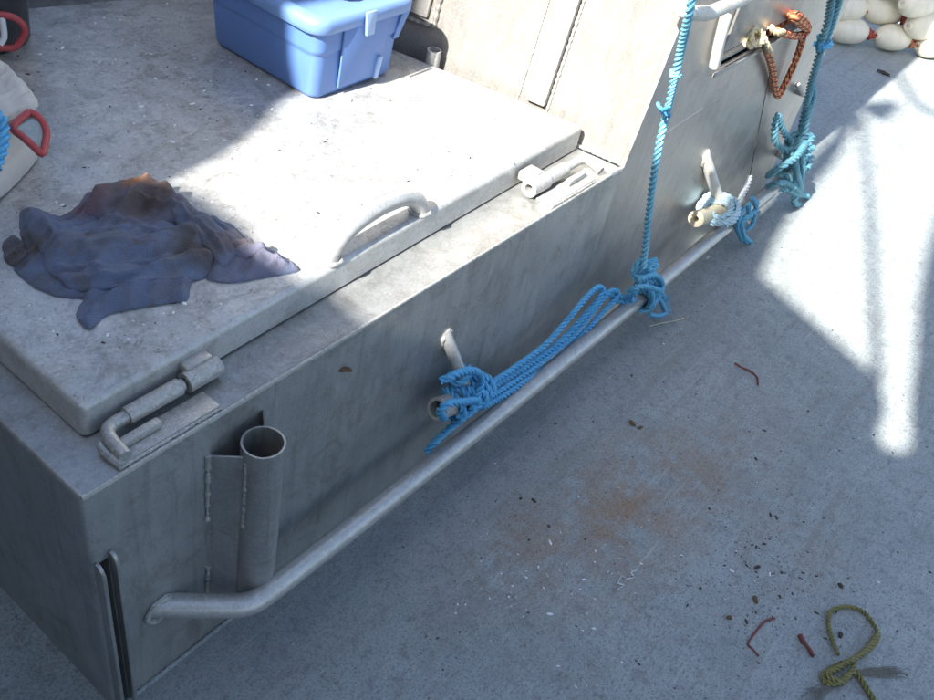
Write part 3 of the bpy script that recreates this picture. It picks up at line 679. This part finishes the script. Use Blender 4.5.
# the sack at the left edge is cloth as well: belly, then the flap over it
rg_, ZS_ = rg, ZL
sheet([(-70, 100), (5, 108), (22, 122), (34, 138), (37, 150), (30, 161), (18, 174), (4, 188), (-12, 200), (-70, 215)], .055, [([(-20, 150), (14, 146), (30, 150)], .03, .02), ([(2, 178), (20, 152)], .008, .008)], .012, 21.0, 30, .055, .6, .02, mat='sack', par=sk, name='sack_body', fz=.02)
sheet([(-70, 55), (2, 63), (14, 74), (28, 88), (38, 102), (33, 107), (16, 113), (2, 120), (-70, 128)], .006, [([(-10, 90), (16, 94)], .05, .035)], .014, 23.0, 40, .02, .6, .012, mat='sack', par=sk, name='sack_flap', fz=.135, lay=False)
# one wide crumpled sheet first, then the folds that lie loose on it
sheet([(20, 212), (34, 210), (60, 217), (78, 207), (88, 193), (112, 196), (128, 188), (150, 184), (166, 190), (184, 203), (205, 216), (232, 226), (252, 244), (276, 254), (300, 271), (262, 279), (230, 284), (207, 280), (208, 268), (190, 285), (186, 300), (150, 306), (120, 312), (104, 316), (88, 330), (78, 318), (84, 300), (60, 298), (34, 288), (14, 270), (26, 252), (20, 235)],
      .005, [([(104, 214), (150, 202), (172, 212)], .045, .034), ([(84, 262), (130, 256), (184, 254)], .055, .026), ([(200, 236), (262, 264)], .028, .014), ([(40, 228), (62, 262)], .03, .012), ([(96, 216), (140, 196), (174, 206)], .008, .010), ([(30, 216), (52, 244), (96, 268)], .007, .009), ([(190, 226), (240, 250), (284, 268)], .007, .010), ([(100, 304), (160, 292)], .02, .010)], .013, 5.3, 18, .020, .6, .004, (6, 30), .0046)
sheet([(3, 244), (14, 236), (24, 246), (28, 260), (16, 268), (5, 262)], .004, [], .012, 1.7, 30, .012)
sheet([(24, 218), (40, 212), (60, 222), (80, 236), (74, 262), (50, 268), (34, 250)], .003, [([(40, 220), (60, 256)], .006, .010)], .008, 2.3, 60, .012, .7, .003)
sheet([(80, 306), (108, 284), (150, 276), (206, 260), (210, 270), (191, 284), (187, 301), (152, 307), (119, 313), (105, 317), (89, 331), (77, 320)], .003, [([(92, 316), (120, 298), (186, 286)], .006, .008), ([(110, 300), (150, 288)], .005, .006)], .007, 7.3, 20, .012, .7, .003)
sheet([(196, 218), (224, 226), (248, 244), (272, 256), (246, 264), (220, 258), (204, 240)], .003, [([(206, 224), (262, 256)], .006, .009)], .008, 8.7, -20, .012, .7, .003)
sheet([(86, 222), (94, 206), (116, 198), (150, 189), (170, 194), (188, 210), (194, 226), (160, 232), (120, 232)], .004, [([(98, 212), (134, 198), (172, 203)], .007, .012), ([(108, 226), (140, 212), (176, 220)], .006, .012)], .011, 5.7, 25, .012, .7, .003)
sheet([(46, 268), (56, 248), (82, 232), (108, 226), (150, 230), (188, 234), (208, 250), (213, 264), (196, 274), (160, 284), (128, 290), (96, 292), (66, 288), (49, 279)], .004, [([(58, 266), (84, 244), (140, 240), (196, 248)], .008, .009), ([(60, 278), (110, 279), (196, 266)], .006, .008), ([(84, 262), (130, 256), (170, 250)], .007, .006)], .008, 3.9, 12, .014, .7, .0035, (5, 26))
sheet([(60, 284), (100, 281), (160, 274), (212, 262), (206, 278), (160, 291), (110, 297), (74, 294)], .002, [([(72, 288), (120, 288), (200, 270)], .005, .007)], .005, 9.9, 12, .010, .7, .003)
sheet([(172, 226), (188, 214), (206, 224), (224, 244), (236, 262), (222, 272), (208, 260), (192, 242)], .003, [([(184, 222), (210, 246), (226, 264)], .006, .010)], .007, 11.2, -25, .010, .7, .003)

# ------------------------------------------------------------------ ropes
def rope_obj(name, mat, parent, paths, r, **kw):
    bm = bmesh.new()
    for p in paths: laid_rope(bm, p, kw.get('rr', r), kw.get('pitch'), 3, kw.get('seg', 12), kw.get('fuzz', .06))
    return obj(name, bm, M[mat], parent, angle=48)
def yarn(c, rad, turns, seed, prec=.37, n=16, squash=(1, 1, 1)):
    rnd = random.Random(seed); out = []
    for i in range(int(turns * n)):
        a_ = 2 * math.pi * i / n; b_ = a_ * prec
        v = Vector((math.cos(a_), math.sin(a_) * math.cos(b_), math.sin(a_) * math.sin(b_))) * (rad * rnd.uniform(.93, 1.05))
        out.append(c + Vector((v.x * squash[0], v.y * squash[1], v.z * squash[2])))
    return out
def coil(c, axis, rad, turns, adv, phase=0, n=12):
    axis = Vector(axis).normalized(); u = axis.orthogonal().normalized(); v = axis.cross(u)
    return [c + axis * (adv * (i / n - turns / 2)) + (u * math.cos(2 * math.pi * i / n + phase) + v * math.sin(2 * math.pi * i / n + phase)) * rad * (1 + .04 * math.sin(i * 1.9)) for i in range(int(turns * n) + 1)]

# rope 1: bar on the cabin side down to the rail
kc = at(650, 287, 1, -.118)
t1 = thing('blue_rope', 'light blue twisted rope hanging from the pale bar to the big knot on the rail', 'rope', kc)
rope_obj('rope_line', 'aqua_rope', t1, [[at(699, -40, 1, -.07), at(691.5, 0, 1, -.088), at(688, 18, 1, -.085), at(680, 53, 1, -.06), at(673, 85, 1, -.055), at(668, 108, 1, -.058), at(660, 140, 1, -.068), at(653, 180, 1, -.085), at(648, 220, 1, -.10), at(645, 250, 1, -.115), at(643, 268, 1, -.13)]], .0118, pitch=.056)
rope_obj('whipping', 'aqua_rope', t1, [coil(at(676, 74, 1, -.056), (.1, 0, 1), .012, 1.5, .009), [at(676, 76, 1, -.066), at(671, 95, 1, -.066), at(667, 112, 1, -.068)]], .007, rr=.007)
rope_obj('loose_end', 'blue_rope', t1, [[at(668, 108, 1, -.07), at(662, 110, 1, -.08), at(658, 104, 1, -.06), at(663, 114, 1, -.06), at(670, 116, 1, -.07)]], .006, rr=.006)
up = at(645, 272, 1, -.12)
rope_obj('knot', 'knot_rope', t1, [yarn(up, .040, 7.2, 3, .31, squash=(1, .85, 1.25)), yarn(up + Vector((0, -.004, -.012)), .022, 3.2, 8, .41), coil(Vector((kc.x - .012, -.115, .193)), (1, .15, .1), .043, 4.4, .020, .4),
                               [at(628, 292, 1, -.12), at(638, 287, 1, -.155), at(650, 288, 1, -.17), at(660, 292, 1, -.155), at(664, 300, 1, -.12)],
                               [at(646, 285, 1, -.165), at(652, 296, 1, -.172), at(648, 308, 1, -.16), at(640, 311, 1, -.14)],
                               [at(640, 280, 1, -.15), at(655, 276, 1, -.16), at(662, 285, 1, -.15), at(656, 296, 1, -.165)]], .0108, rr=.0108)
rope_obj('tail', 'knot_rope', t1, [[at(657, 296, 1, -.15), at(662, 304, 1, -.165), at(665, 312, 1, -.17), at(660, 316, 1, -.175), at(650, 315, 1, -.165)]], .009, rr=.009)
bm = bmesh.new()
for i in range(26):
    c = at(664 + random.uniform(-3, 4), 306 + random.uniform(-6, 8), 1, -.16); e = c + Vector((random.uniform(-.005, .02), random.uniform(-.02, .012), random.uniform(-.03, .03)))
    pipe(bm, [c, (c + e) / 2 + Vector((.004, 0, .003)), e], .0016, 5, .01)
obj('frayed_end', bm, M['knot_rope'], t1)

# rope 2: lashing between knot and near cleat
top, bot, b0, b1 = BR[0]
t2 = thing('lashing_rope', 'bright blue rope strung in four strands from the near cleat along the rail', 'rope', bot)
def P2(px, py, y=-.078): return at(px, py, 1, y)
sr = .0102
rope_obj('strand', 'blue_rope', t2, [
    [P2(474, 397, -.10), P2(492, 383), P2(520, 364), P2(545, 345), P2(565, 323), P2(580, 305), P2(592, 292, -.07), P2(599, 287, -.066), P2(603, 290, -.075), P2(598, 300, -.082), P2(585, 315), P2(570, 332), P2(550, 350), P2(522, 369), P2(495, 386), P2(478, 399, -.10)],
    [P2(480, 402, -.10), P2(500, 391, -.09), P2(525, 374, -.088), P2(550, 356, -.088), P2(573, 336, -.086), P2(592, 313, -.084), P2(604, 298, -.08), P2(612, 291, -.08), P2(618, 293, -.088), P2(613, 302, -.092), P2(598, 318, -.092), P2(578, 339, -.094), P2(555, 360, -.096), P2(528, 379, -.098), P2(503, 396, -.10), P2(482, 408, -.105)],
    [P2(602, 292, -.07), P2(615, 296, -.08), P2(626, 297, -.10), P2(636, 293, -.13)], [P2(612, 300, -.08), P2(624, 302, -.10), P2(634, 299, -.135)]], sr, rr=sr)
ax = (bot - top).normalized(); mid = top + (bot - top) * .60
rope_obj('wrap', 'blue_rope', t2, [coil(mid, ax + Vector((.15, -.2, 0)), .026, 1.3, .012, 1.0), [P2(440, 381, -.085), P2(452, 376, -.098), P2(468, 371, -.10), P2(478, 373, -.10), P2(481, 382, -.10), P2(478, 394, -.11), P2(470, 404, -.11)],
                                    coil((b0 + b1) / 2 + Vector((.03, 0, -.0)), Vector((1, 0, .05)), .042, 2.3, .02, .3), coil((b0 + b1) / 2 + Vector((.075, -.004, .004)), Vector((1, .2, .1)), .042, 2.2, .022, 1.3),
                                    coil((b0 + b1) / 2 + Vector((-.015, 0, 0)), Vector((1, -.25, .2)), .041, 1.1, .012, 2.3),
                                    [P2(480, 400, -.11), P2(464, 402, -.125), P2(448, 404, -.12), P2(440, 411, -.11), P2(444, 418, -.10)]], sr, rr=.0112)
rope_obj('tail', 'blue_rope', t2, [[P2(482, 402, -.12), P2(470, 412, -.115), P2(455, 424, -.10), P2(444, 433, -.085), P2(434, 443, -.075), P2(426, 452, -.07)]], sr, rr=.0112)

# rope 3: far end
k3 = at(797, 150, 1, -.118)
t3 = thing('teal_rope', 'dull teal doubled rope tied in a big knot at the far end of the rail', 'rope', k3)
def P3(px, py, y=-.09): return at(px, py, 1, y)
rope_obj('rope_line', 'teal_rope', t3, [[P3(846, -40), P3(840, -4), P3(833, 20), P3(826, 40)], [P3(838, -40), P3(832, -4), P3(828, 20), P3(822, 40)],
                                        [P3(823, 42), P3(817, 62), P3(812, 80), P3(808, 98), P3(803, 118), P3(800, 136, -.11)], [P3(812, 84), P3(813, 98, -.1), P3(808, 114, -.11), P3(804, 134, -.13)]], .0145, rr=.0150, pitch=.062)
rope_obj('upper_knot', 'blue_rope', t3, [yarn(P3(823, 43), .026, 2.4, 5, .4)], .012, rr=.011)
rope_obj('knot', 'teal_rope', t3, [yarn(at(799, 147, 1, -.125), .060, 8.2, 9, .29, squash=(1, .8, 1.05)), yarn(at(799, 148, 1, -.125), .040, 5.2, 12, .37), coil(at(797, 160, 1, -.125), (.2, .2, 1), .050, 2.2, .03), coil(at(793, 170, 1, -.118), (1, .1, .05), .044, 3.2, .10, .2),
                                   [P3(795, 150, -.13), P3(784, 150, -.10), P3(775, 141, -.06), P3(775, 124, -.04), P3(778, 116, -.04), P3(780, 124, -.05), P3(787, 138, -.08), P3(796, 146, -.12)],
                                   [P3(806, 143, -.16), P3(795, 158, -.185), P3(780, 167, -.16), P3(768, 176, -.10)]], .0135, rr=.0150)
rope_obj('tail', 'teal_rope', t3, [[P3(800, 150, -.16), P3(802, 168, -.175), P3(800, 183, -.17), P3(795, 193, -.16)], [P3(794, 155, -.17), P3(797, 175, -.18), P3(801, 190, -.17)],
                                   [P3(768, 187, -.11), P3(780, 183, -.15), P3(792, 186, -.17), P3(800, 192, -.17)], [P3(770, 191, -.11), P3(784, 189, -.15), P3(797, 194, -.165), P3(807, 196, -.17), P3(805, 203, -.17), P3(797, 205, -.165), P3(794, 199, -.165), P3(800, 194, -.17)]], .0135, rr=.0150)

# rope 4: coil on the far cleat
top, bot, b0, b1 = BR[1]
t4 = thing('coiled_rope', 'pale blue and white rope wound round the far sunlit cleat with a frayed tail', 'rope', bot)
ax = (bot - top).normalized(); cc = at(718, 209, 1, -.088)
rope_obj('wrap', 'pale_rope', t4, [coil(cc, ax + Vector((-.1, 0, -.5)), .050, 3.2, .012, .5), coil(cc + Vector((.01, 0, -.006)), ax + Vector((-.1, .1, -.6)), .070, 2.6, .010, 2.5)], .0095, rr=.0112)
rope_obj('white_end', 'white_rope', t4, [[P3(736, 206, -.10), P3(742, 196, -.10), P3(747, 186, -.085), P3(750, 177, -.07)]], .012, rr=.0125)
rope_obj('tail', 'knot_rope', t4, [[P3(752, 198, -.15), P3(756, 208, -.165), P3(750, 216, -.165), P3(742, 224, -.16), P3(744, 236, -.155), P3(751, 243, -.15)], [P3(748, 204, -.16), P3(748, 214, -.165), P3(741, 222, -.16), P3(740, 232, -.15), P3(746, 242, -.15)],
                                   [P3(744, 207, -.15), P3(738, 220, -.155), P3(737, 228, -.15), P3(742, 240, -.145)], [P3(757, 202, -.15), P3(753, 222, -.16), P3(747, 230, -.155)]], .0098, rr=.0105)

# checked red rope in the slot
t5 = thing('checked_rope', 'red and yellow checked rope hung from the dark slot in the cabin side', 'rope', at(785, 40, 1, 0))
def P5(px, py, y=-.03): return at(px, py, 1, y)
bm = bmesh.new()
braid(bm, [P5(758, 36, .02), P5(762, 40, -.02), P5(768, 54), P5(772, 68, -.025), P5(774, 82, -.022), P5(776, 93, -.02), P5(778.5, 96, -.022), P5(782, 90, -.022), P5(788, 78, -.025), P5(795, 62), P5(800, 48), P5(803, 36, -.035)], .0142)
braid(bm, [P5(766, 33, .03), P5(771, 31, .0), P5(776, 31, -.025), P5(784, 34), P5(795, 36, -.04), P5(804, 34, -.045), P5(808, 28, -.04), P5(803, 20, -.035), P5(796, 15, -.03), P5(789, 15, -.01), P5(788, 18, .02)], .0142)
braid(bm, [P5(788, 19, .03), P5(790, 17, -.01), P5(794, 18, -.045), P5(800, 24, -.05), P5(807, 30, -.05), P5(803, 36, -.05)], .0138)
braid(bm, [P5(752, 38, .025), P5(775, 28, .02), P5(790, 20, .02)], .013)
obj('rope_line', bm, M['check'], t5)
rope_obj('knot', 'cream_rope', t5, [yarn(P5(755, 39, -.025), .026, 2.2, 4, .4), [P5(762, 33, -.02), P5(766, 44, -.045), P5(769, 52, -.045)], [P5(770, 27, -.02), P5(776, 33, -.04), P5(783, 32, -.045)], [P5(744, 42, -.01), P5(752, 46, -.04), P5(760, 42, -.045)]], .011, rr=.0115)

# yellow-green loop on the deck
t6 = thing('green_rope', 'frayed yellow-green rope loop lying on the deck at the lower right', 'rope', at(850, 650, 2, 0))
def dk(px, py, z=.009): return at(px, py, 2, z)
rope_obj('rope_line', 'green_rope', t6, [[dk(838, 654, .018), dk(833, 640), dk(829, 625), dk(830, 613), dk(838, 608), dk(850, 607), dk(862, 611), dk(871, 620), dk(877, 630), dk(878, 638), dk(873, 646), dk(864, 653), dk(853, 659, .02), dk(840, 664), dk(828, 670), dk(822, 676, .012), dk(826, 683)]], .0066, rr=.0066, fuzz=.24)
rope_obj('strand', 'green_rope', t6, [[dk(878, 634, .016), dk(868, 648, .018), dk(852, 660, .024), dk(842, 664, .02)], [dk(826, 682), dk(836, 683, .014), dk(846, 677, .018), dk(854, 668, .022), dk(850, 662, .02), dk(838, 668, .018), dk(826, 673, .016)], [dk(852, 668, .014), dk(861, 679), dk(868, 690), dk(874, 700), dk(880, 712)], [dk(824, 672, .016), dk(832, 678, .02), dk(842, 682, .014), dk(848, 676)]], .0085, rr=.0085, fuzz=.22)
bm = bmesh.new()
for i in range(70):
    c = dk(random.uniform(852, 868), random.uniform(668, 676), .004); e = dk(random.uniform(880, 912), random.uniform(664, 678), .003) if i < 40 else dk(random.uniform(800, 822), random.uniform(688, 705), .003)
    if i >= 40: c = dk(random.uniform(826, 846), random.uniform(680, 686), .005)
    pipe(bm, [c, (c + e) / 2 + Vector((random.uniform(-.008, .008), random.uniform(-.008, .008), .002)), e], .0006, 4, .03)
obj('frayed_end', bm, M['fibre'], t6)

# ------------------------------------------------------------------ floats
FL = [((849, 31), .085, 1.02, -.08, 'white foam float lowest left in the pile beside the teal rope'), ((893, 37.5), .085, 1.05, .03, 'white foam float mid bottom row, orange rope at its right end'), ((934, 45), .085, 1.05, .12, 'white foam float at the right edge lowest of the pile'),
      ((845, 8), .205, 1.12, .0, 'white foam float in second row partly behind the teal rope'), ((884, 10), .21, 1.22, .06, 'largest plump white foam float above the red rope joint'), ((926, 25), .20, 1.18, .15, 'white foam float resting above the right edge float'),
      ((918, 4), .32, 1.1, .2, 'white foam float on top at the right of the pile'), ((862, -18), .33, 1.1, .0, 'left one of two white floats cut off by the upper photo edge'), ((900, -16), .40, 1.1, .1, 'right one of two white floats cut off by the upper photo edge')]
fm = bmesh.new(); bmesh.ops.create_uvsphere(fm, u_segments=28, v_segments=18, radius=1)
for v in fm.verts:
    x = v.co.z; q_ = (1 - abs(x) ** 2.6) ** .5; rr_ = math.hypot(v.co.x, v.co.y) or 1
    v.co = Vector((x * .135, v.co.x / rr_ * .078 * q_, v.co.y / rr_ * .078 * q_)) if abs(x) < .999 else Vector((x * .135, 0, 0))
fo = obj('float', fm, M['float'], None, angle=180); fmesh = fo.data
hole = bmesh.new(); hollow(hole, (-.139, 0, 0), (.139, 0, 0), .024, .013, 14)
hmesh_o = obj('end_collar', hole, M['float'], None); hmesh = hmesh_o.data
ctrs = []
for i, (p, z, s_, rot, lab) in enumerate(FL):
    o = fo if i == 0 else fo.copy()
    c_ = hmesh_o if i == 0 else hmesh_o.copy()
    if i: COL.objects.link(o); COL.objects.link(c_)
    c_.parent = o
    o.location = at(*p, 2, z); o.scale = (s_,) * 3; o.rotation_euler = (0, .05 * math.sin(i * 2.1), math.atan2(-.4386 - .30, .61771 + .1) * .9 + rot + .1)
    tag(o, lab, 'float', 'white floats strung on red rope at the top right'); ctrs.append(o)
bpy.context.view_layer.update()
def fend(o, s_): return o.matrix_world @ Vector((.125 * s_, 0, 0))
for (a_, b_, mt, lab) in ((0, 1, 'float_rope', 'dark red rope joint between the two lowest left floats'), (1, 2, 'orange_rope', 'orange knotted rope joint beside the right edge float'), (3, 4, 'float_rope', 'red rope strands between the second row floats next to the teal rope'), (4, 5, 'float_rope', 'red rope joint right of the largest float')):
    e0, e1 = fend(ctrs[a_], 1), fend(ctrs[b_], -1)
    if (e1 - e0).length > .5 : e1 = e0 + (e1 - e0).normalized() * .3
    bm = bmesh.new(); m_ = (e0 + e1) / 2
    for j in range(3):
        j_ = Vector((random.uniform(-.015, .015), random.uniform(-.02, .02), random.uniform(-.02, .03))); laid_rope(bm, [e0, m_ + j_, e1], .014)
    laid_rope(bm, yarn(m_, .03, 1.6, j + a_, .4), .013)
    tag(obj('joining_rope', bm, M[mt]), lab, 'rope')

# ------------------------------------------------------------------ small things on the deck
def strip(name, pts, r, mat, label, cat, step=.01):
    bm = bmesh.new(); sweep(bm, catmull([dk(*p) for p in pts], step), lambda t: r * (.75 + .5 * noise.noise(Vector((t * 9, r * 900, 0))) + .2), 7); return tag(obj(name, bm, M[mat]), label, cat)
strip('red_string', [(735, 363, .003), (741, 367, .004), (750, 371, .005), (757, 377, .004), (758, 385, .003)], .0035, 'rust_red', 'thin dark red string curved on the shaded deck before the sunny patch', 'string')
strip('red_string', [(775, 618, .003), (765, 621, .004), (757, 630, .004), (748, 643, .003), (752, 648, .004), (759, 656, .003)], .0030, 'rust_red', 'thin hooked red string left of the yellow-green rope', 'string')
strip('red_scrap', [(800, 635, .006), (804, 642, .007), (809, 648, .006), (813, 656, .004)], .0062, 'rust_red', 'short thick red scrap nearest the yellow-green loop', 'scrap')
strip('wire_curl', [(637, 570, .002), (631, 573, .006), (634, 577, .003), (626, 579, .006), (622, 576, .003), (618, 583, .006), (624, 585, .003), (616, 590, .003)], .0022, 'wire', 'little bright curl of wire on the lower deck', 'wire')
strip('pale_thread', [(650, 326, .002), (662, 323, .003), (674, 321, .003), (684, 318, .002)], .0016, 'cream_rope', 'pale thread on the deck beside the big blue knot', 'thread')
def flake(name, px, py, s_, mat, label, cat, seed, el=1.6):
    bm = bmesh.new(); bmesh.ops.create_icosphere(bm, subdivisions=3, radius=1); c = dk(px, py, 0); a_ = seed * 1.3
    for v in bm.verts:
        n_ = 1 + .55 * noise.noise(v.co * 1.8 + Vector((seed * 7, 0, 0))) + .25 * noise.noise(v.co * 5 + Vector((seed, 3, 0)))
        x_, y_ = v.co.x * s_ * .85 * el * n_, v.co.y * s_ * .7 * n_
        v.co = c + Vector((x_ * math.cos(a_) - y_ * math.sin(a_), x_ * math.sin(a_) + y_ * math.cos(a_), .001 + s_ * .35 * (1 + v.co.z * n_)))
    tag(obj(name, bm, M[mat], angle=60), label, cat)
flake('dead_leaf', 632, 424, .010, 'scrap', 'small crumpled brown leaf on the deck below the lashing rope', 'leaf', 1.0, 1.5)
flake('dead_leaf', 640, 428, .007, 'scrap', 'smaller brown leaf crumb right of the crumpled leaf', 'leaf', 2.2, 1.8)
flake('brown_scrap', 755, 600, .009, 'scrap', 'tan brown scrap at the end of a short stalk on the lower deck', 'scrap', 3.0, 1.6)
flake('brown_scrap', 729, 618, .008, 'scrap', 'round brown crumb left of the hooked red string', 'scrap', 4.1, 1.1)
flake('dark_scrap', 840, 635, .008, 'debris', 'black crumb lying inside the yellow-green loop', 'scrap', 5.0, 1.5)
flake('dark_scrap', 883, 74, .024, 'debris', 'black flake on the sunny deck before the floats', 'scrap', 6.0, 2.0)
flake('dark_scrap', 757, 568, .008, 'debris', 'dark flake above the tan scrap on the deck', 'scrap', 7.0, 1.6)
flake('dark_scrap', 840, 586, .008, 'debris', 'dark pointed flake above the yellow-green loop', 'scrap', 8.0, 1.3)
flake('mud_spot', 342, 371, .011, 'scrap', 'dab of brown mud stuck on the side plate', 'mud', 9.0, 1.8)
o = S.objects.get('mud_spot'); o.location = at(343, 371, 1, -.003) - dk(342, 371, 0)
# fine crumbs, grit and fish scales
def crumbs(name, n, pick, size, mat):
    bm = bmesh.new()
    for i in range(n):
        c, up_ = pick(); s_ = size * random.lognormvariate(0, .55); a_ = random.uniform(0, 6.28); e_ = random.uniform(1, 2.4)
        u_, v_ = Vector((math.cos(a_), math.sin(a_), 0)) * s_ * e_, Vector((-math.sin(a_), math.cos(a_), 0)) * s_
        ring = [bm.verts.new(c + u_ * (math.cos(t) * random.uniform(.7, 1.2)) + v_ * (math.sin(t) * random.uniform(.7, 1.2)) + Vector((0, 0, .0004))) for t in (0, 1.05, 2.1, 3.14, 4.2, 5.25)]
        tp = bm.verts.new(c + Vector((0, 0, s_ * random.uniform(.3, .9))))
        for k_ in range(6): bm.faces.new((ring[k_], ring[(k_ + 1) % 6], tp))
    o = obj(name, bm, M[mat], smooth=False); o['kind'] = 'stuff'
def pk_cluster():
    if random.random() < .62: p = dk(random.gauss(765, 42), random.gauss(575, 36), 0)
    else: p = dk(random.uniform(380, 930), random.uniform(330, 700), 0)
    if p.y > -.15: p.y = -.15 - random.random() * .9
    return p, 1
crumbs('deck_crumbs', 520, pk_cluster, .0012, 'debris')
def pk_deck():
    p = Vector((random.uniform(.3, 3.2), -random.uniform(.14, 1.35), 0)); return p, 1
crumbs('deck_grit', 1500, pk_deck, .0009, 'debris')
def pk_white():
    if random.random() < .5: p = dk(random.gauss(580, 60), random.gauss(580, 40), 0)
    else: p = Vector((random.uniform(.3, 2.6), -random.uniform(.14, 1.3), 0))
    return p, 1
crumbs('pale_grit', 260, pk_white, .0012, 'white_rope')
def pk_lid():
    return Vector((random.uniform(.12, 1.6), random.uniform(.14, 1.35), ZL)), 1
crumbs('lid_scales', 900, pk_lid, .0012, 'white_rope')
crumbs('lid_grit', 700, pk_lid, .0010, 'debris')
